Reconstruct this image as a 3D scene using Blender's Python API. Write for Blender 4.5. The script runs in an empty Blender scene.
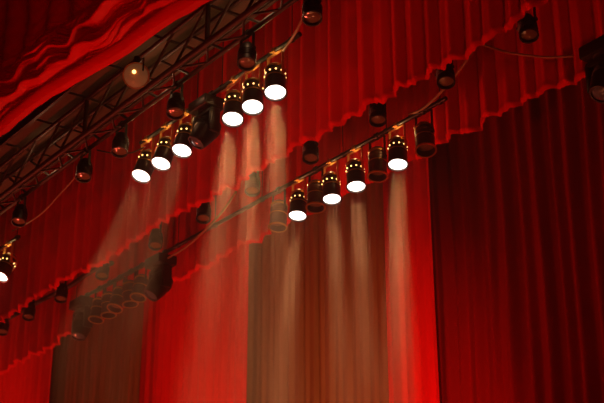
import bpy, bmesh, math, random
from mathutils import Vector, Matrix, noise
random.seed(7)
S = bpy.context.scene
COL = S.collection
PI = math.pi

# ------------------------------------------------------------------ camera
F = 1285.0                      # focal length in pixels of a 604 px wide frame
PITCH = math.radians(23.17)
YAW = math.radians(36.8)
CZ = 1.5                        # eye height
cp, sp = math.cos(PITCH), math.sin(PITCH)
cy, sy = math.cos(YAW), math.sin(YAW)
HEAD = Vector((-cy, sy, 0)); RIGHT = Vector((sy, cy, 0)); TOCAM = -HEAD

cam_d = bpy.data.cameras.new('camera'); cam = bpy.data.objects.new('camera', cam_d); COL.objects.link(cam)
cam_d.sensor_width = 36; cam_d.lens = 36*F/604
fw = HEAD*cp + Vector((0, 0, sp)); up = -HEAD*sp + Vector((0, 0, cp))
m = Matrix((RIGHT, up, -fw)).transposed().to_4x4(); m.translation = (0, 0, CZ)
cam.matrix_world = m
cam_d.dof.use_dof = True; cam_d.dof.focus_distance = 13.6; cam_d.dof.aperture_fstop = 1.9
cam_d.clip_end = 200
S.camera = cam

def at(px, py, Y):
    """the point where the sight line through a picture point meets the vertical plane y=Y"""
    d = fw + RIGHT*((px-302)/F) + up*((201.5-py)/F)
    return Vector((0, 0, CZ)) + d*(Y/d.y)
def on_row(px, Y, z):
    """the point of a row (any x, y=Y, z) that stands at picture column px"""
    H = z-CZ; k = (px-302)/F
    X = (k*(sy*Y*cp + H*sp) - cy*Y)/(sy + cy*k*cp)
    return Vector((X, Y, z))

# ------------------------------------------------------------------ materials
def mat(name, col, rough=.6, metal=0., sheen=0., emit=None, es=0., noise_amt=0., noise_scale=8., bump=0., bump_scale=60., spec=.5, stretch=None):
    M = bpy.data.materials.new(name); M.use_nodes = True
    nt = M.node_tree; b = nt.nodes['Principled BSDF']
    b.inputs['Base Color'].default_value = (*col, 1)
    b.inputs['Roughness'].default_value = rough
    b.inputs['Metallic'].default_value = metal
    b.inputs['Specular IOR Level'].default_value = spec
    if sheen:
        b.inputs['Sheen Weight'].default_value = sheen
        b.inputs['Sheen Roughness'].default_value = .45
        b.inputs['Sheen Tint'].default_value = (1, .05, .03, 1)
    if emit:
        b.inputs['Emission Color'].default_value = (*emit, 1)
        b.inputs['Emission Strength'].default_value = es
    if noise_amt or bump:
        tc = nt.nodes.new('ShaderNodeTexCoord'); mp = nt.nodes.new('ShaderNodeMapping')
        nt.links.new(tc.outputs['Object'], mp.inputs['Vector'])
        if stretch: mp.inputs['Scale'].default_value = stretch
    if noise_amt:
        n = nt.nodes.new('ShaderNodeTexNoise'); n.inputs['Scale'].default_value = noise_scale; n.inputs['Detail'].default_value = 4
        nt.links.new(mp.outputs[0], n.inputs['Vector'])
        mx = nt.nodes.new('ShaderNodeMix'); mx.data_type = 'RGBA'
        mx.inputs[6].default_value = (*[c*(1-noise_amt) for c in col], 1)
        mx.inputs[7].default_value = (*[min(1, c*(1+noise_amt)) for c in col], 1)
        nt.links.new(n.outputs['Fac'], mx.inputs[0]); nt.links.new(mx.outputs[2], b.inputs['Base Color'])
    if bump:
        n2 = nt.nodes.new('ShaderNodeTexNoise'); n2.inputs['Scale'].default_value = bump_scale
        nt.links.new(mp.outputs[0], n2.inputs['Vector'])
        bp = nt.nodes.new('ShaderNodeBump'); bp.inputs['Strength'].default_value = bump; bp.inputs['Distance'].default_value = .01
        nt.links.new(n2.outputs['Fac'], bp.inputs['Height']); nt.links.new(bp.outputs[0], b.inputs['Normal'])
    return M

M_red = mat('red velvet', (.74, .0026, .0036), .85, sheen=.04, noise_amt=.14, noise_scale=5, bump=.25, bump_scale=90, spec=.1, stretch=(1, 1, .25))
M_satin = mat('red satin', (.74, .0026, .0036), .5, sheen=.05, noise_amt=.1, noise_scale=6, bump=.12, bump_scale=50, spec=.18)
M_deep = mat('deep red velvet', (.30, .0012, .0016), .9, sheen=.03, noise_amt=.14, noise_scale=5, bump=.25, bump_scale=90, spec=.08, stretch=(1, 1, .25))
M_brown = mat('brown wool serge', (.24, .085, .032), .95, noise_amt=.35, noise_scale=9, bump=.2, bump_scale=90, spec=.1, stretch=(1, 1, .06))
M_black = mat('black painted steel', (.012, .009, .008), .42, noise_amt=.3, noise_scale=12)
M_can = mat('brown black lamp enamel', (.035, .017, .010), .33, .35, noise_amt=.25, noise_scale=14)
M_canold = mat('worn brown lamp enamel', (.085, .035, .016), .4, .35, noise_amt=.35, noise_scale=14)
M_brass = mat('brass and leak-glow lamp fitting', (.62, .33, .10), .3, .9, noise_amt=.2, noise_scale=20)  # brass, and on lit lamps leaked lamp light put into the colour
M_truss = mat('dark truss steel', (.035, .022, .017), .5, .3, noise_amt=.3, noise_scale=10)
M_deck = mat('brown plywood', (.085, .058, .04), .8, noise_amt=.4, noise_scale=4, spec=.2, stretch=(.4, 2, 2))
M_flood = mat('tan enamel reflector', (.42, .21, .08), .35, noise_amt=.2, noise_scale=9)
M_floodl = mat('faintly glowing frosted glass', (.42, .21, .08), .35, emit=(1, .5, .18), es=.05, noise_amt=.2, noise_scale=9)  # tan glass with a weak amber emission
M_cable = mat('tan rubber cable', (.34, .15, .06), .55, noise_amt=.2, noise_scale=20)
M_cabled = mat('black rubber cable', (.03, .015, .01), .6, noise_amt=.2, noise_scale=20)
M_lens = mat('lit lens glass', (1, .9, .8), .2, emit=(1, .88, .76), es=5.5, noise_amt=.02)
M_vent = mat('lamp light in vent holes', (1, .7, .3), .4, emit=(1, .52, .15), es=4, noise_amt=.05)
M_dull = mat('dull amber glass', (.22, .15, .08), .12, spec=.9, noise_amt=.25, noise_scale=18)
M_glass = mat('dark glass', (.10, .13, .16), .06, spec=1., noise_amt=.2, noise_scale=10)
M_floor = mat('stage boards', (.16, .07, .035), .55, noise_amt=.35, noise_scale=3, bump=.1, stretch=(.3, 6, 1))

# ------------------------------------------------------------------ mesh helpers
def mesh(name, bm, m, smooth=True):
    me = bpy.data.meshes.new(name); bm.normal_update(); bm.to_mesh(me); bm.free()
    me.materials.append(m)
    if smooth:
        for p in me.polygons: p.use_smooth = True
        me.set_sharp_from_angle(angle=math.radians(38))
    return me
def put(name, me, parent=None, loc=(0, 0, 0), rot=None):
    o = bpy.data.objects.new(name, me); COL.objects.link(o)
    if parent: o.parent = parent
    o.location = loc
    if rot is not None: o.rotation_mode = 'QUATERNION'; o.rotation_quaternion = rot
    return o
def tag(o, label=None, cat=None, group=None, kind=None):
    if label: o['label'] = label
    if cat: o['category'] = cat
    if group: o['group'] = group
    if kind: o['kind'] = kind
    return o
def empty(name, loc):
    o = bpy.data.objects.new(name, None); COL.objects.link(o); o.location = loc; o.empty_display_size = .1
    return o
def lathe(bm, prof, n=28, M=None):
    """prof: list of (radius, z); spun round local z"""
    M = M or Matrix()
    rings = []
    for r, z in prof:
        if r < 1e-5: rings.append([bm.verts.new(M @ Vector((0, 0, z)))])
        else: rings.append([bm.verts.new(M @ Vector((r*math.cos(2*PI*i/n), r*math.sin(2*PI*i/n), z))) for i in range(n)])
    for a, b in zip(rings, rings[1:]):
        for i in range(n):
            j = (i+1) % n
            if len(a) == 1 and len(b) == 1: continue
            if len(a) == 1: bm.faces.new((a[0], b[j], b[i]))
            elif len(b) == 1: bm.faces.new((a[i], a[j], b[0]))
            else: bm.faces.new((a[i], a[j], b[j], b[i]))
def tube(bm, pts, r, n=10, cap=True):
    pts = [Vector(p) for p in pts]; rings = []
    for i, p in enumerate(pts):
        t = (pts[min(i+1, len(pts)-1)] - pts[max(i-1, 0)]).normalized()
        a = t.orthogonal() if abs(t.z) > .95 else t.cross(Vector((0, 0, 1)))
        a.normalize(); b = t.cross(a)
        rings.append([bm.verts.new(p + a*r*math.cos(2*PI*k/n) + b*r*math.sin(2*PI*k/n)) for k in range(n)])
    for A, B in zip(rings, rings[1:]):
        for k in range(n): bm.faces.new((A[k], A[(k+1) % n], B[(k+1) % n], B[k]))
    if cap: bm.faces.new(rings[0][::-1]); bm.faces.new(rings[-1])
def box(bm, c, s, bev=0., M=None):
    M = M or Matrix()
    r = bmesh.ops.create_cube(bm, size=1, matrix=M @ Matrix.Translation(c) @ Matrix.Diagonal((*s, 1)))
    if bev:
        es = list({e for v in r['verts'] for e in v.link_edges})
        bmesh.ops.bevel(bm, geom=es, offset=bev, segments=2, profile=.5, affect='EDGES')
def spline(pts, n=8):
    pts = [Vector(p) for p in pts]; P = [pts[0]*2-pts[1]] + pts + [pts[-1]*2-pts[-2]]; out = []
    for i in range(1, len(P)-2):
        a, b, c, d = P[i-1:i+3]
        for k in range(n):
            t = k/n
            out.append(.5*((2*b) + (c-a)*t + (2*a-5*b+4*c-d)*t*t + (3*b-a-3*c+d)*t**3))
    out.append(pts[-1]); return out
def NZ(x, y=0., z=0.): return noise.noise(Vector((x, y, z)))
def ss(a, b, x):
    t = max(0., min(1., (x-a)/(b-a))); return t*t*(3-2*t)

# ------------------------------------------------------------------ rig heights
ZP = CZ + 6.3                                   # all lamp pipes hang at one height
def ratioY(px, py, z):                          # how far upstage a row runs that passes this picture point at height z
    p = at(px, py, 1.0); return (z-CZ)/(p.z-CZ)
Y_P1 = ratioY(252, 67, ZP)                      # first lamp pipe
Y_P2 = ratioY(360, 145.5, ZP)                   # second lamp pipe
Y_K2 = ratioY(310.5, 750-.587*1053.5, ZP)                     # black pipe just behind the border
Y_B2 = Y_K2 - .27                               # border behind first lamp pipe
Y_B3 = Y_P2 + .42                               # border behind second lamp pipe
Z_TR = CZ + 6.25
Y_TB = ratioY(185, 79, Z_TR); Y_TF = ratioY(131, 100, Z_TR)     # truss bottom chords
Y_VAL = Y_TF - .95
print('Y rows', Y_P1, Y_K2, Y_B2, Y_P2, Y_B3, Y_TF, Y_TB, Y_VAL)

# ------------------------------------------------------------------ curtains
def curtain(name, m, Y, X0, X1, zb, zt, lam, amp, seed, step=.022, rows=30, hem=0., hemfun=None, sway=.5, sharp=.35, soft=.35):
    nx = int((X1-X0)/step)+1
    bm = bmesh.new(); grid = []
    for j in range(rows+1):
        row = []; t = j/rows
        tt = t**2.4 if hem else t                  # more rows near the hem
        for i in range(nx):
            x = X0 + (X1-X0)*i/(nx-1)
            z0 = hemfun(x) if hemfun else zb
            z = z0 + (zt-z0)*tt; u = z-z0
            ph = 2*PI*x/lam + 2.6*NZ(x*.55/lam*.45, seed) + sway*NZ(x*.9, z*.35, seed+9) + 1.1*NZ(x*.35, seed+3)
            a = amp*(1+.55*NZ(x*.8, seed+5))
            s = math.sin(ph)
            y = a*((1-soft)*(1.1 - 2.2*abs(math.sin(ph/2))**.8) + soft*1.15*s + sharp*.6*math.sin(2*ph+1.3+NZ(x, seed)) + .45*math.sin(.47*ph+seed))
            y += .3*amp*NZ(x*7, z*.5, seed+2)
            if hem:
                k = 1-ss(0, hem*1.5, u)
                y *= 1-.30*k
                # gathered hem: finer pleats, lip tucked back under
                y += k*hem*.30*NZ(x*9, z*4, seed) + k*hem*.12*math.sin(2*PI*x/.085+3*NZ(x*2, seed))
                v = max(0, 1-u/(hem*.55)); y += hem*.45*v*v
                y -= hem*.22*math.exp(-((u-hem*.7)/(hem*.4))**2)
            row.append(bm.verts.new((x, Y+y, z)))
        grid.append(row)
    for a, b in zip(grid, grid[1:]):
        for i in range(nx-1): bm.faces.new((a[i], a[i+1], b[i+1], b[i]))
    me = mesh(name, bm, m, smooth=False)
    for p in me.polygons: p.use_smooth = True
    o = put(name, me)
    sol = o.modifiers.new('cloth', 'SOLIDIFY'); sol.thickness = .006; sol.offset = 1
    return o
def hemmer(z, seed, a=.05):
    def f(x):
        h = abs(NZ(x*2.1, seed))*1.0 + .45*NZ(x*5.3, seed+1) + .7*NZ(x*.6, seed+2) + .25*NZ(x*12, seed+3)
        return z + a*h
    return f

def hem_z(px, py, Y): return at(px, py, Y).z
ZH2 = hem_z(325, 128, Y_B2); ZH3 = hem_z(450, 140, Y_B3)
b2 = curtain('border_curtain', M_red, Y_B2, on_row(-60, Y_B2, ZH2).x, on_row(640, Y_B2, ZH2).x+2.6, ZH2, ZH2+2.3, .25, .050, 1.7, step=.016, rows=44, hem=.06, hemfun=hemmer(ZH2-.06, 4.2, .11))
tag(b2, 'pleated red overhead border with ruffled hem hanging directly behind the upper row of lit lamps', 'curtain', 'overhead red borders')
b3 = curtain('border_curtain', M_red, Y_B3, on_row(-60, Y_B3, ZH3).x, on_row(660, Y_B3, ZH3).x+2.6, ZH3, ZH3+1.9, .27, .048, 8.3, step=.016, rows=44, hem=.058, hemfun=hemmer(ZH3-.06, 11.4, .105))
tag(b3, 'lower pleated red overhead border with ruffled hem just behind the second row of lamps', 'curtain', 'overhead red borders')

def leg(name, m, pxl, pxr, Y, lam, amp, seed, label, group=None, sharp=.35, step=.02):
    X0 = on_row(pxl, Y, CZ+5).x; X1 = on_row(pxr, Y, CZ+5).x
    o = curtain(name, m, Y, X0, X1, .02, ZH3+1.2, lam, amp, seed, step=step, rows=26, sway=.7, sharp=sharp)
    return tag(o, label, 'curtain', group)
YL = Y_B3 + .40
leg('leg_curtain', M_red, -70, 49, YL, .20, .035, 2.1, 'narrow bright red leg curtain at the far lower left beside a brown panel', 'side leg curtains')
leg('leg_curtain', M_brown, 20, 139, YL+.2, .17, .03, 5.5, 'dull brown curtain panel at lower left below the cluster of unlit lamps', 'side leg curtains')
leg('leg_curtain', M_red, 110, 248, YL+.4, .19, .035, 7.7, 'broad bright red leg curtain between the two brown curtain panels', 'side leg curtains')
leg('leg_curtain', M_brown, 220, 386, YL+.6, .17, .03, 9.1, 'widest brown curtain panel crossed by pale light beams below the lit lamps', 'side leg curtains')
leg('leg_curtain', M_red, 355, 437.5, YL+.8, .24, .038, 3.3, 'bright red leg curtain right of the wide brown panel, beside the dark backdrop', 'side leg curtains')
YBK = YL+1.15
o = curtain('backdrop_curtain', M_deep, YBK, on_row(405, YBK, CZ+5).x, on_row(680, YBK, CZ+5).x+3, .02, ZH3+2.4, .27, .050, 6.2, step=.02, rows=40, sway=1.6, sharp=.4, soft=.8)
tag(o, 'large dark red folded backdrop curtain filling the lower right', 'curtain')

# raised house curtain, top left: gathered into long swags along its hem
def house_curtain():
    Y = Y_VAL
    hem_px = [(-60, 174), (-20, 150), (10, 128), (35, 107), (60, 91), (85, 77), (108, 64), (125, 55), (138, 46), (152, 33), (178, 18), (205, 2), (230, -14), (280, -46)]
    hp = [at(x, y, Y) for x, y in hem_px]
    def zh(x):
        for a, b in zip(hp, hp[1:]):
            if x <= b.x or b is hp[-1]:
                t = (x-a.x)/(b.x-a.x); return a.z + (b.z-a.z)*t
    X0, X1 = hp[0].x, hp[-1].x
    nx = 520; nr = 230; bm = bmesh.new(); grid = []
    zt = max(p.z for p in hp)+2.6
    gath = [at(28, 92, Y).x, at(84, 48, Y).x, at(152, 12, Y).x]
    for j in range(nr+1):
        row = []
        for i in range(nx+1):
            x = X0 + (X1-X0)*i/nx
            z0 = sum(zh(x+d) for d in (-.25, -.12, 0, .12, .25))/5
            t = j/nr; u = t*1.05 if t < .82 else .861 + (zt-z0-.861)*((t-.82)/.18)**1.3
            # near a gather the folds bunch up and pinch in
            g = sum(math.exp(-((x-gx)/.22)**2) for gx in gath)
            dr = min(abs(x-gx) for gx in gath)                            # swags droop between the gathers
            w = u*(1+.35*g) + .10*ss(0, .7, dr) + .07*NZ(x*.9, 1.3) + .035*NZ(x*2.0, u*2.5, 5.) + .012*NZ(x*7, u*8, 1.)
            top = u+.13*NZ(x*1.1, 3.1)-.05*g
            sw = ss(.085, .12, u)*(1-.85*ss(.42, .62, top))                   # the swagged band
            ph = 2*PI*w/.092 + 1.6*NZ(x*.8, w*4, 2.2)
            r1 = 1-2*abs(math.sin(ph/2)); r3 = math.sin(2.63*ph+5*NZ(x*.7, 8.))
            y = -.20*math.sin(PI*min(1, u/.80)) if u < .80 else 0
            y -= sw*.040*(r1*(.55+1.3*abs(NZ(x*1.3, w*5, 4.))) + .32*r3 + .9*math.sin(.43*ph+3*NZ(x*.6, 4.4)))
            y += sw*.05*g
            y += (.035*math.sin(2*PI*x/.55+2*NZ(x*.6, 6.)) + .05*NZ(x*1.6+u*1.5, u*2.2, 7.))*ss(.45, .9, u)
            hr = (u-.045)/.05
            if abs(hr) < 1: y -= .030*math.sqrt(1-hr*hr)
            if u < .012: y += .03
            row.append(bm.verts.new((x, Y+y, z0+u + .02*NZ(x*3, 2.)*(1-ss(0, .2, u)))))
        grid.append(row)
    for a, b in zip(grid, grid[1:]):
        for i in range(nx): bm.faces.new((a[i], a[i+1], b[i+1], b[i]))
    me = mesh('house_curtain', bm, M_satin, smooth=False)
    for p in me.polygons: p.use_smooth = True
    o = put('house_curtain', me)
    sol = o.modifiers.new('cloth', 'SOLIDIFY'); sol.thickness = .006; sol.offset = 1
    tag(o, 'raised red house curtain swagged along its hem in front of the truss, top left', 'curtain')
house_curtain()

# ------------------------------------------------------------------ truss and catwalk
def truss():
    xa = on_row(-50, Y_TF, Z_TR).x; xb = on_row(345, Y_TB, Z_TR).x
    h = .44; root = empty('lighting_truss', ((xa+xb)/2, (Y_TF+Y_TB)/2, Z_TR))
    tag(root, 'dark steel lattice truss running below the swagged house curtain', 'truss')
    C = root.location
    L = [Vector((0, Y_TF, Z_TR)), Vector((0, Y_TB, Z_TR)), Vector((0, Y_TF, Z_TR+h)), Vector((0, Y_TB, Z_TR+h))]
    for k, p in enumerate(L):
        bm = bmesh.new(); r = .034 if k == 0 else .026
        tube(bm, [(xa-C.x, p.y-C.y, p.z-C.z), (xb-C.x, p.y-C.y, p.z-C.z)], r, 12)
        put('chord', mesh('chord', bm, M_truss), root)
    n = int((xb-xa)/.62)
    def bar(p, q, r=.013):
        bm = bmesh.new(); tube(bm, [p-C, q-C], r, 8); put('brace', mesh('brace', bm, M_truss), root)
    for i in range(n):
        x0 = xa + (xb-xa)*i/n; x1 = xa + (xb-xa)*(i+1)/n; xm = (x0+x1)/2
        X = lambda p, x: Vector((x, p.y, p.z))
        bar(X(L[0], x0), X(L[1], xm)); bar(X(L[1], xm), X(L[0], x1))      # bottom lacing
        bar(X(L[0], x0), X(L[2], x1), .015)                               # front face
        bar(X(L[1], x1), X(L[3], x0), .015)                               # back face
        if i % 4 == 2: bar(X(L[0], x0), X(L[2], x0), .026)
truss()
def catwalk():
    z = Z_TR + .57; ya, yb = Y_TF-.16, Y_TB+.30
    xa = on_row(-50, ya, z).x; xb = on_row(345, yb, z).x
    root = empty('catwalk', ((xa+xb)/2, (ya+yb)/2, z)); C = root.location
    tag(root, 'brown boarded catwalk above and behind the lattice truss', 'catwalk')
    n = 9
    for i in range(n):
        x0 = xa+(xb-xa)*i/n; x1 = xa+(xb-xa)*(i+1)/n - .05
        bm = bmesh.new(); box(bm, ((x0+x1)/2-C.x, 0, .012), (x1-x0, yb-ya, .024), .004)
        put('deck_board', mesh('deck_board', bm, M_deck, False), root)
    for y in (ya-.02, yb+.02):
        bm = bmesh.new(); box(bm, (0, y-C.y, 0 if y < C.y else -.02), (xb-xa, .04, .10 if y < C.y else .14), .006)
        put('side_beam', mesh('side_beam', bm, M_truss, False), root)
catwalk()

# ------------------------------------------------------------------ pipes
def pipe(pxl, pxr, Y, z, label, hang, r=.025, m=M_black):
    a = on_row(pxl, Y, z); b = on_row(pxr, Y, z); bm = bmesh.new()
    tube(bm, [(a.x-b.x, 0, 0), (0, 0, 0)], r, 14)
    o = put('lighting_pipe', mesh('lighting_pipe', bm, m), None, b)
    for hx in hang:
        wx = on_row(hx, Y, z).x-b.x; bm = bmesh.new(); tube(bm, [(wx, 0, .02), (wx, 0, 2.6)], .005, 6)
        lathe(bm, [(.027, -.015), (.033, -.015), (.033, .015), (.027, .015), (.027, -.015)], 16, Matrix.Translation((wx, 0, 0)) @ Matrix.Rotation(PI/2, 4, 'Y'))
        put('hanger_wire', mesh('hanger_wire', bm, m), o)
    return tag(o, label, 'pipe', 'lighting pipes')
pipe(141, 300, Y_P1, ZP, 'upper dark lighting pipe carrying the six lit lamps in two groups', (222, 292, 197))
pipe(-60, 19, Y_P1, ZP-.14, 'end of a dark lighting pipe at the left edge holding the brassy lamp', (-25, 17))
pipe(72, 446, Y_P2, ZP, 'lower dark lighting pipe carrying lit and unlit lamps in front of the lower border', (440, 386.5, 343, 262, 215, 178, 76))
pipe(590, 660, Y_P2, ZP-.28, 'short stub of black pipe holding the moving head at the right edge', (640, 655))
pipe(-60, 640, Y_K2, ZP, 'black pipe behind the upper border hem, seen at far left with small black spotlights', (485, 410, 343, 280, 228, 180, 130, 84, 47))

# ------------------------------------------------------------------ lamps
def ring_mesh(name, m, r0, r1, z0, z1):
    bm = bmesh.new(); lathe(bm, [(r0, z0), (r1, z0), (r1, z1), (r0, z1), (r0, z0)], 32); bmesh.ops.remove_doubles(bm, verts=bm.verts, dist=1e-5)
    return mesh(name, bm, m)
def body_bm(R, L):
    bm = bmesh.new()
    lathe(bm, [(R*.93, -L*.58), (R, -L*.58), (R, -L*.50), (R*.96, -L*.49), (R*.96, .02), (R, .025), (R, .045), (R*.94, .05), (R*.9, .10), (R*.72, .135), (R*.45, .15), (0, .155)], 32)
    lathe(bm, [(R*.93, -L*.58), (R*.9, 0)], 32)
    return bm
R, L = .107, .365
ME = {}
for k, mm in (('lit', M_can), ('old', M_canold)):
    ME['body', k] = mesh('body', body_bm(R, L), mm)
bm = bmesh.new(); lathe(bm, [(0, -L*.555), (R*.5, -L*.56), (R*.93, -L*.545)], 32); ME['lens'] = mesh('lens', bm, M_lens)
bm = bmesh.new(); lathe(bm, [(0, -L*.40), (R*.5, -L*.42), (R*.91, -L*.38)], 32); ME['dull'] = mesh('lens', bm, M_dull)
ME['front'] = ring_mesh('front_ring', M_brass, R*.93, R*1.1, -L*.60, -L*.56)
ME['frontd'] = ring_mesh('front_ring', M_can, R*.95, R*1.07, -L*.60, -L*.56)
ME['cap'] = ring_mesh('rear_cap', M_brass, R*.78, R*1.0, .075, .098)
ME['band'] = ring_mesh('body_band', M_brass, R*.94, R*1.015, -.045, -.036)
bm = bmesh.new()
for i in range(11):
    a = 2*PI*i/11
    bmesh.ops.create_uvsphere(bm, u_segments=8, v_segments=6, radius=.0095, matrix=Matrix.Translation((R*.955*math.cos(a), R*.955*math.sin(a), .015)))
ME['vent'] = mesh('vent_ring', bm, M_vent)
def yoke_mesh(w, drop, m, t=.006, wd=.03):
    bm = bmesh.new()
    box(bm, (0, 0, -.035), (2*w, wd, t)); box(bm, (-w, 0, -.035-(drop-.035)/2), (t, wd, drop-.035+t)); box(bm, (w, 0, -.035-(drop-.035)/2), (t, wd, drop-.035+t))
    for s in (-1, 1):
        lathe(bm, [(0, .016), (.02, .014), (.02, 0), (0, 0)], 12, Matrix.Translation((s*(w+.002), 0, -drop)) @ Matrix.Rotation(s*PI/2, 4, 'Y'))
    return mesh('yoke', bm, m)
ME['yoke'] = yoke_mesh(R*1.16, .295, M_brass); ME['yokeb'] = yoke_mesh(R*1.16, .295, M_can)
def clamp_mesh(m):
    bm = bmesh.new()
    lathe(bm, [(.026, -.022), (.038, -.022), (.038, .022), (.026, .022), (.026, -.022)], 18, Matrix.Rotation(PI/2, 4, 'Y'))
    box(bm, (0, 0, -.036), (.03, .03, .02), .004); tube(bm, [(0, -.03, -.02), (0, -.07, -.045)], .006, 8)
    return mesh('clamp', bm, m)
ME['clamp'] = clamp_mesh(M_brass); ME['clampb'] = clamp_mesh(M_black)
def aim(axis):
    return Vector((0, 0, -1)).rotation_difference(axis.normalized())

LAMPS = []
def par(px, Y, lit, lean, tilt, label, power=1., old=False, group='lamps on the upper pipe', z=ZP):
    p = on_row(px, Y, z)
    root = empty('par_lamp', p); tag(root, label, 'stage lamp', group)
    q = aim(Vector((0, 0, -1)) + TOCAM*tilt + RIGHT*lean); c = Vector((0, 0, -.295))
    put('clamp', ME['clamp'] if lit else ME['clampb'], root)
    put('yoke', ME['yoke'] if lit else ME['yokeb'], root)
    b = put('body', ME['body', 'old' if old else 'lit'], root, c, q)
    put('rear_cap', ME['cap'], b); put('body_band', ME['band'], b)
    put('front_ring', ME['front'] if not lit else ME['frontd'], b)
    put('lens', ME['lens'] if lit else ME['dull'], b)
    if lit:
        put('vent_ring', ME['vent'], b)
        ld = bpy.data.lights.new('par_beam', 'SPOT'); lo = bpy.data.objects.new('par_beam', ld); COL.objects.link(lo)
        ax = q @ Vector((0, 0, -1))
        lo.location = p + c + ax*(L*.61); lo.rotation_mode = 'QUATERNION'; lo.rotation_quaternion = q
        ld2 = bpy.data.lights.new('rear_glow', 'POINT'); l2_ = bpy.data.objects.new('rear_glow', ld2); COL.objects.link(l2_)
        l2_.location = p + Vector((0, 0, -.075)) + TOCAM*.03; ld2.energy = 1.4; ld2.color = (1, .55, .2); ld2.shadow_soft_size = .015
        ld.energy = BEAM*power; ld.color = (1, .47, .20); ld.spot_size = math.radians(9); ld.spot_blend = 1.0; ld.shadow_soft_size = .085
    return root
BEAM = 18000
T = .34
U = 'lamps on the upper pipe'; W_ = 'lamps on the lower pipe'
par(275.5, Y_P1, 1, .02, T, 'lit brass-trimmed stage lamp highest on the upper pipe, rightmost of its three', 1.35)
par(253.5, Y_P1, 1, .0, T, 'lit stage lamp in the middle of the upper pipe\'s right-hand three', 1.5)
par(235, Y_P1, 1, -.05, T, 'lit stage lamp just right of the black moving head on the upper pipe', 1.5)
par(187, Y_P1, 1, -.16, T, 'lit tilted stage lamp just left of the black moving head on the upper pipe', .45)
par(167, Y_P1, 1, -.2, T, 'lit tilted stage lamp in the middle of the upper pipe\'s left-hand three', .45)
par(148, Y_P1, 1, -.24, T, 'lit tilted stage lamp leftmost of the upper pipe\'s left-hand three', .55)
par(9, Y_P1, 1, -.3, T, 'lit brassy stage lamp cut by the left edge of the photo', .6, old=True, z=ZP-.14)
par(423.5, Y_P2, 0, .0, .3, 'unlit brown stage lamp with brass front ring, rightmost in the lower row of lamps', old=True, group=W_)
par(397, Y_P2, 1, -.045, .26, 'lit stage lamp beaming down the red leg curtain, rightmost lit one of lower row', 2.0, group=W_)
par(377, Y_P2, 0, -.03, .15, 'unlit dark brown stage lamp between the two rightmost lit lamps of the lower row', old=True, group=W_)
par(355, Y_P2, 1, .02, .26, 'lit stage lamp second from the right among the lit lamps of the lower row', 1.2, group=W_)
par(331, Y_P2, 1, .03, .26, 'lit stage lamp third from the right among the lit lamps of the lower row', 1.1, group=W_)
par(316, Y_P2, 0, -.03, .2, 'unlit stage lamp with red-orange front ring between two lit lamps of lower row', old=True, group=W_)
par(299, Y_P2, 1, -.08, .26, 'lit stage lamp leftmost of the four lit ones in the lower row', 1.0, group=W_)
par(279, Y_P2, 0, -.06, .15, 'unlit brown stage lamp left of the four lit lamps in the lower row', old=True, group=W_)
cl = [(142, 'with a clear orange front ring beside the lower black moving head'), (131, 'second left of the lower black moving head'), (120, 'in the middle of the dim cluster at lower left'),
      (110, 'fourth left of the lower black moving head in the dim cluster'), (100, 'at the left end of the dim cluster at lower left')]
for i, (px, t) in enumerate(cl):
    par(px, Y_P2, 0, (-.12, .1, -.2, .06, -.1)[i], (.26, .12, .3, .1, .2)[i], 'unlit brassy stage lamp '+t, old=True, group=W_)

# small black spotlights
r2, l2 = .085, .25
bm = bmesh.new(); lathe(bm, [(r2*.9, -.17), (r2*1.06, -.17), (r2*1.06, -.14), (r2*.97, -.135), (r2, -.02), (r2*.95, .03), (r2*.7, .085), (r2*.35, .10), (0, .10)], 24); lathe(bm, [(r2*.9, -.17), (r2*.85, -.02)], 24)
for i in range(4): lathe(bm, [(r2*1.0, -.02-i*.022), (r2*1.07, -.023-i*.022), (r2*1.07, -.029-i*.022), (r2*1.0, -.032-i*.022)], 24)
ME['sbody'] = mesh('body', bm, M_black)
bm = bmesh.new(); lathe(bm, [(0, -.155), (r2*.5, -.152), (r2*.9, -.14)], 24); ME['slens'] = mesh('lens', bm, M_dull)
ME['syoke'] = yoke_mesh(r2*1.2, .20, M_black)
def spot(px, Y, label, group, z, lean=0., tilt=.35):
    root = empty('spotlight', on_row(px, Y, z)); tag(root, label, 'spotlight', group)
    q = aim(Vector((0, 0, -1)) + TOCAM*tilt + RIGHT*lean)
    put('clamp', ME['clampb'], root); put('yoke', ME['syoke'], root)
    b = put('body', ME['sbody'], root, (0, 0, -.20), q); put('lens', ME['slens'], b)
g1 = 'small black spotlights under the truss'; g2 = 'small black spotlights behind the upper border hem'
for px, t in ((312, 'cut off by the top edge of the photo'), (247.5, 'hanging above the right-hand three lit lamps'), (177, 'hanging above the left-hand three lit lamps'),
              (122, 'left of the left-hand three lit lamps'), (86, 'with a thin cable running down to its left'), (22, 'at the far left above the brassy edge lamp')):
    spot(px, Y_TB, 'small black spotlight under the truss '+t, g1, Z_TR)
for px, t in ((525.5, 'at the top right, highest of its row'), (444, 'beside the dropping tan cable'), (377, 'above the two rightmost lit lamps of the lower row'),
              (310.5, 'above the lit lamps at picture centre'), (253, 'left of the lit lower lamps'), (204.5, 'with a tan cable crossing just right of it'),
              (157, 'directly above the lower black moving head'), (104, 'above the dim cluster of unlit lamps'), (63, 'just left of the left-hand black moving head'), (31, 'hanging low at far left below the border hem'), (5, 'touching the left edge of the photo')):
    spot(px, Y_K2, 'small black spotlight behind upper hem, '+t, g2, ZP)

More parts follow.
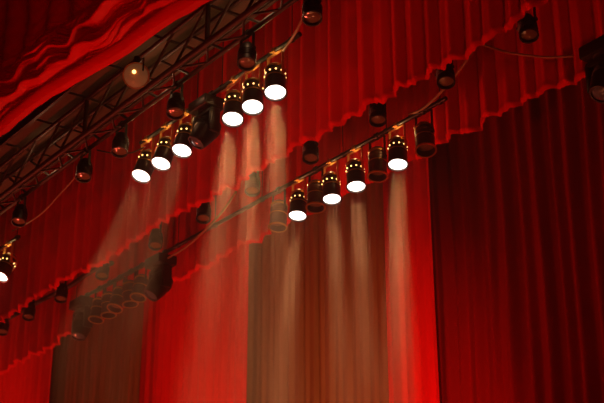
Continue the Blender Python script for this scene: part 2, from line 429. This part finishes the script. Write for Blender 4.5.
# black moving heads
def mover(px, Y, label, lean, tilt, z=ZP, sc=1.):
    root = empty('moving_head', on_row(px, Y, z)); tag(root, label, 'moving head', 'black moving heads')
    bm = bmesh.new(); box(bm, (0, 0, -.10*sc), (.34*sc, .26*sc, .12*sc), .02)
    lathe(bm, [(0, -.175*sc), (.09*sc, -.175*sc), (.10*sc, -.16*sc)], 20)
    put('base', mesh('base', bm, M_black), root)
    put('clamp', ME['clampb'], root, (-.1*sc, 0, 0)); put('clamp', ME['clampb'], root, (.1*sc, 0, 0))
    bm = bmesh.new(); box(bm, (0, 0, -.20*sc), (.34*sc, .12*sc, .05*sc), .012); put('yoke', mesh('yoke', bm, M_black), root)
    for s in (-1, 1):
        bm = bmesh.new(); box(bm, (s*.155*sc, 0, -.32*sc), (.045*sc, .12*sc, .26*sc), .014); put('yoke_arm', mesh('yoke_arm', bm, M_black), root)
    bm = bmesh.new()
    lathe(bm, [(.08*sc, -.19*sc), (.095*sc, -.19*sc), (.105*sc, -.15*sc), (.125*sc, -.05*sc), (.13*sc, .05*sc), (.115*sc, .12*sc), (.07*sc, .155*sc), (0, .16*sc)], 28)
    for i in range(3): lathe(bm, [(.12*sc, .06*sc-i*.025*sc), (.136*sc, .055*sc-i*.025*sc), (.12*sc, .047*sc-i*.025*sc)], 28)
    q = aim(Vector((0, 0, -1)) + TOCAM*tilt + RIGHT*lean)
    h = put('head', mesh('head', bm, M_black), root, (0, 0, -.38*sc), q)
    bm = bmesh.new(); lathe(bm, [(0, -.20*sc), (.045*sc, -.193*sc), (.082*sc, -.175*sc)], 24); put('lens', mesh('lens', bm, M_glass), h)
mover(207, Y_P1, 'black moving head hanging between the two groups of lit lamps on the upper pipe', -.6, .2)
mover(161, Y_P2, 'black moving head right of the dim cluster of unlit lamps', -.6, .3, sc=1.15)
mover(84, Y_P2, 'black moving head left of the dim cluster of unlit lamps', -.15, .3, sc=1.15)
mover(603, Y_P2, 'black moving head cut by the right edge of the photo', -.5, .3, z=ZP-.28, sc=1.1)

# round tan floodlight inside the truss
def flood():
    p = at(136, 76, Y_TF-.22)
    root = empty('floodlight', p); tag(root, 'round tan bowl floodlight hanging inside the lattice truss', 'floodlight')
    q = aim((Vector((0, 0, CZ))-p).normalized() + Vector((0, 0, .1)))
    bm = bmesh.new(); lathe(bm, [(.0, .09), (.06, .085), (.10, .05), (.125, -.02), (.135, -.03), (.135, -.045), (.12, -.045)], 28); b = put('bowl', mesh('bowl', bm, M_flood), root, (0, 0, 0), q)
    bm = bmesh.new(); lathe(bm, [(0, -.075), (.05, -.07), (.09, -.055), (.12, -.04)], 28); put('lens', mesh('lens', bm, M_floodl), b)
    bm = bmesh.new(); bmesh.ops.create_uvsphere(bm, u_segments=12, v_segments=8, radius=.02, matrix=Matrix.Translation((.02, -.035, -.08))); put('bright_spot', mesh('bright_spot', bm, M_vent), b)  # small glowing ball for the bright point on the floodlight glass
    bm = bmesh.new(); box(bm, (0, 0, .17), (.04, .05, .10), .006); tube(bm, [(-.14, 0, 0), (-.14, 0, .14), (.14, 0, .14), (.14, 0, 0)], .009, 8); put('yoke', mesh('yoke', bm, M_truss), root)
flood()

# ------------------------------------------------------------------ cables
def cable(pts, r, m, label):
    P = spline(pts, 10); base = P[0].copy(); bm = bmesh.new(); tube(bm, [p-base for p in P], r, 8)
    o = put('cable', mesh('cable', bm, m), None, base); tag(o, label, 'cable', 'lamp cables')
a = at(573, 56, Y_P2-.03)
cable([a, at(545, 57, Y_P2-.1), at(512, 53, Y_P2-.25), at(490, 47, Y_K2+.15), at(479, 43, Y_K2+.05)], .012, M_cable, 'tan cable sagging from the right-hand moving head to the upper border hem')
cable([at(478, 43, Y_K2+.06), at(462, 67, Y_K2+.2), at(444, 89, Y_P2-.3), at(424, 108, Y_P2-.08), on_row(409, Y_P2, ZP+.045)], .014, M_cable, 'tan cable dropping from the upper border hem to the lower row of lamps')
cable([at(304, 14, Y_TB+.05), at(298, 28, Y_P1-.3), at(291, 40, Y_P1-.1), at(283, 51, Y_P1)], .014, M_cable, 'tan cable running from the top edge down to the highest lit lamp')
cable([at(250, 68, Y_TB+.05), at(243, 75, Y_P1-.28), at(233, 85, Y_P1-.2), at(221, 92, Y_P1-.03)], .009, M_cable, 'thin tan cable running down to the upper pipe behind the lit lamps')
cable([at(80, 172, Y_TB+.03), at(62, 192, Y_TB+.2), at(42, 213, Y_P1-.15), at(24, 225, Y_P1-.03), at(12, 231, Y_P1)], .009, M_cable, 'thin brown cable slanting down across the border at far left')
cable([at(236, 192, Y_K2+.06), at(222, 212, Y_K2+.2), at(205, 230, Y_P2-.25), at(186, 247, Y_P2-.1), at(168, 258, Y_P2)], .014, M_cable, 'tan cable slanting down to the lower black moving head')
cable([at(97, 150, Y_TB+.04), at(112, 153, Y_P1-.3), at(130, 153, Y_P1-.1), at(145, 147, Y_P1)], .009, M_cabled, 'short dark cable reaching the leftmost lit lamp of the upper pipe')

cable([at(112, 263, Y_K2+.16), at(90, 272, Y_K2+.16), at(68, 287, Y_K2+.16), at(40, 301, Y_K2+.16), at(18, 313, Y_K2+.16), at(-12, 330, Y_K2+.16)], .035, M_cabled, 'thick black cable bundle along the ruffled border hem at far left')
# ------------------------------------------------------------------ setting
bm = bmesh.new(); box(bm, (-11, 6.5, -.05), (30, 13, .1)); tag(put('floor', mesh('floor', bm, M_floor, False)), kind='structure')

# haze in the air over the stage
HAZE = .013
bm = bmesh.new(); box(bm, (-12.5, (Y_VAL+YBK)/2+.1, 5.0), (21, YBK-Y_VAL-.9, 9.6))
mh = bpy.data.materials.new('stage haze'); mh.use_nodes = True; nt = mh.node_tree; nt.nodes.clear()
out = nt.nodes.new('ShaderNodeOutputMaterial'); vs = nt.nodes.new('ShaderNodeVolumeScatter')
vs.inputs['Color'].default_value = (1, .88, .75, 1); vs.inputs['Density'].default_value = HAZE; vs.inputs['Anisotropy'].default_value = .25
tc = nt.nodes.new('ShaderNodeTexCoord'); sx = nt.nodes.new('ShaderNodeSeparateXYZ'); nt.links.new(tc.outputs['Object'], sx.inputs[0])
mr = nt.nodes.new('ShaderNodeMapRange'); mr.interpolation_type = 'SMOOTHSTEP'; nt.links.new(sx.outputs['Z'], mr.inputs['Value'])
for k, v in (('From Min', 4.4), ('From Max', 7.5), ('To Min', .38), ('To Max', 1.0)): mr.inputs[k].default_value = v
nn = nt.nodes.new('ShaderNodeTexNoise'); nn.inputs['Scale'].default_value = 1.3; nn.inputs['Detail'].default_value = 2; nt.links.new(tc.outputs['Object'], nn.inputs['Vector'])
mn = nt.nodes.new('ShaderNodeMapRange'); nt.links.new(nn.outputs['Fac'], mn.inputs['Value'])
for k, v in (('From Min', .35), ('From Max', .65), ('To Min', .55*HAZE), ('To Max', 1.45*HAZE)): mn.inputs[k].default_value = v
mu = nt.nodes.new('ShaderNodeMath'); mu.operation = 'MULTIPLY'; nt.links.new(mr.outputs[0], mu.inputs[0]); nt.links.new(mn.outputs[0], mu.inputs[1]); nt.links.new(mu.outputs[0], vs.inputs['Density'])
nt.links.new(vs.outputs[0], out.inputs['Volume'])
hz = put('haze', mesh('haze', bm, mh, False)); tag(hz, 'thin smoky haze drifting over the stage that shows the lamp beams', 'haze', kind='stuff')

# ------------------------------------------------------------------ light
def lamp(name, loc, target, energy, col, size=60, blend=.8, r=.15):
    ld = bpy.data.lights.new(name, 'SPOT'); o = bpy.data.objects.new(name, ld); COL.objects.link(o)
    o.location = loc; o.rotation_mode = 'QUATERNION'; o.rotation_quaternion = aim(Vector(target)-Vector(loc))
    ld.energy = energy; ld.color = col; ld.spot_size = math.radians(size); ld.spot_blend = blend; ld.shadow_soft_size = r
RG = (1, .10, .05)
for x, e in ((-12, 420), (-16, 700), (-22, 1500)):
    lamp('border_fill_light', (x, 5.15, .4), (x+4, 8.2, 7.4), e, RG, 80)  # unseen red lamps added below to brighten the borders and hems
lamp('front_fill_light', (3, 1.0, 1.4), (-8.5, 8.2, 7.2), 460, RG, 40)  # unseen low lamp added in front to fill the borders
GR = (1, .2, .08); GA = (1, .45, .18)
for px, yy, e, c, sz in ((410, YL+.8, 1400, GR, 30), (340, YL+.6, 660, GA, 40), (280, YL+.6, 640, GA, 40), (195, YL+.4, 700, GR, 32), (95, YL+.2, 330, GA, 36), (15, YL, 850, GR, 32)):
    p = on_row(px, yy, CZ+5)
    lamp('leg_fill_light', (p.x+3.4, yy-3.0, .25), (p.x, yy, 5.2), e, c, sz, 1., .06)  # unseen lamps added to brighten each leg panel in its own tint
lamp('front_fill_light', (2, -5, 2.5), at(70, 20, Y_VAL), 900, RG, 26)  # unseen lamp added to lift the dark upper house curtain
lamp('house_curtain_fill_light', (-9, Y_VAL-.75, .3), (-8, Y_VAL, 7), 190, RG, 60)  # unseen lamps added underneath to light the swagged hem
lamp('house_curtain_fill_light', (-14, Y_VAL-.75, .3), (-12, Y_VAL, 7), 240, RG, 60)

for px in (40, 150, 250):
    ld = bpy.data.lights.new('catwalk_fill_light', 'POINT'); o = bpy.data.objects.new('catwalk_fill_light', ld); COL.objects.link(o)  # bare lights added inside the truss to warm the deck, without fixtures
    o.location = on_row(px, (Y_TF+Y_TB)/2, Z_TR+.2); ld.energy = 1.6; ld.color = (1, .5, .24); ld.shadow_soft_size = .04
w = bpy.data.worlds.new('World'); S.world = w; w.use_nodes = True
w.node_tree.nodes['Background'].inputs['Color'].default_value = (1, .35, .25, 1)
w.node_tree.nodes['Background'].inputs['Strength'].default_value = .006

# ------------------------------------------------------------------ view
S.view_settings.view_transform = 'Standard'; S.view_settings.look = 'None'; S.view_settings.gamma = 1; S.view_settings.use_curve_mapping = False
S.view_settings.exposure = 0
S.cycles.use_denoising = True
S.cycles.volume_bounces = 0
S.cycles.volume_step_rate = .5
S.cycles.use_adaptive_sampling = False
S.cycles.max_bounces = 6
S.cycles.sample_clamp_indirect = 4
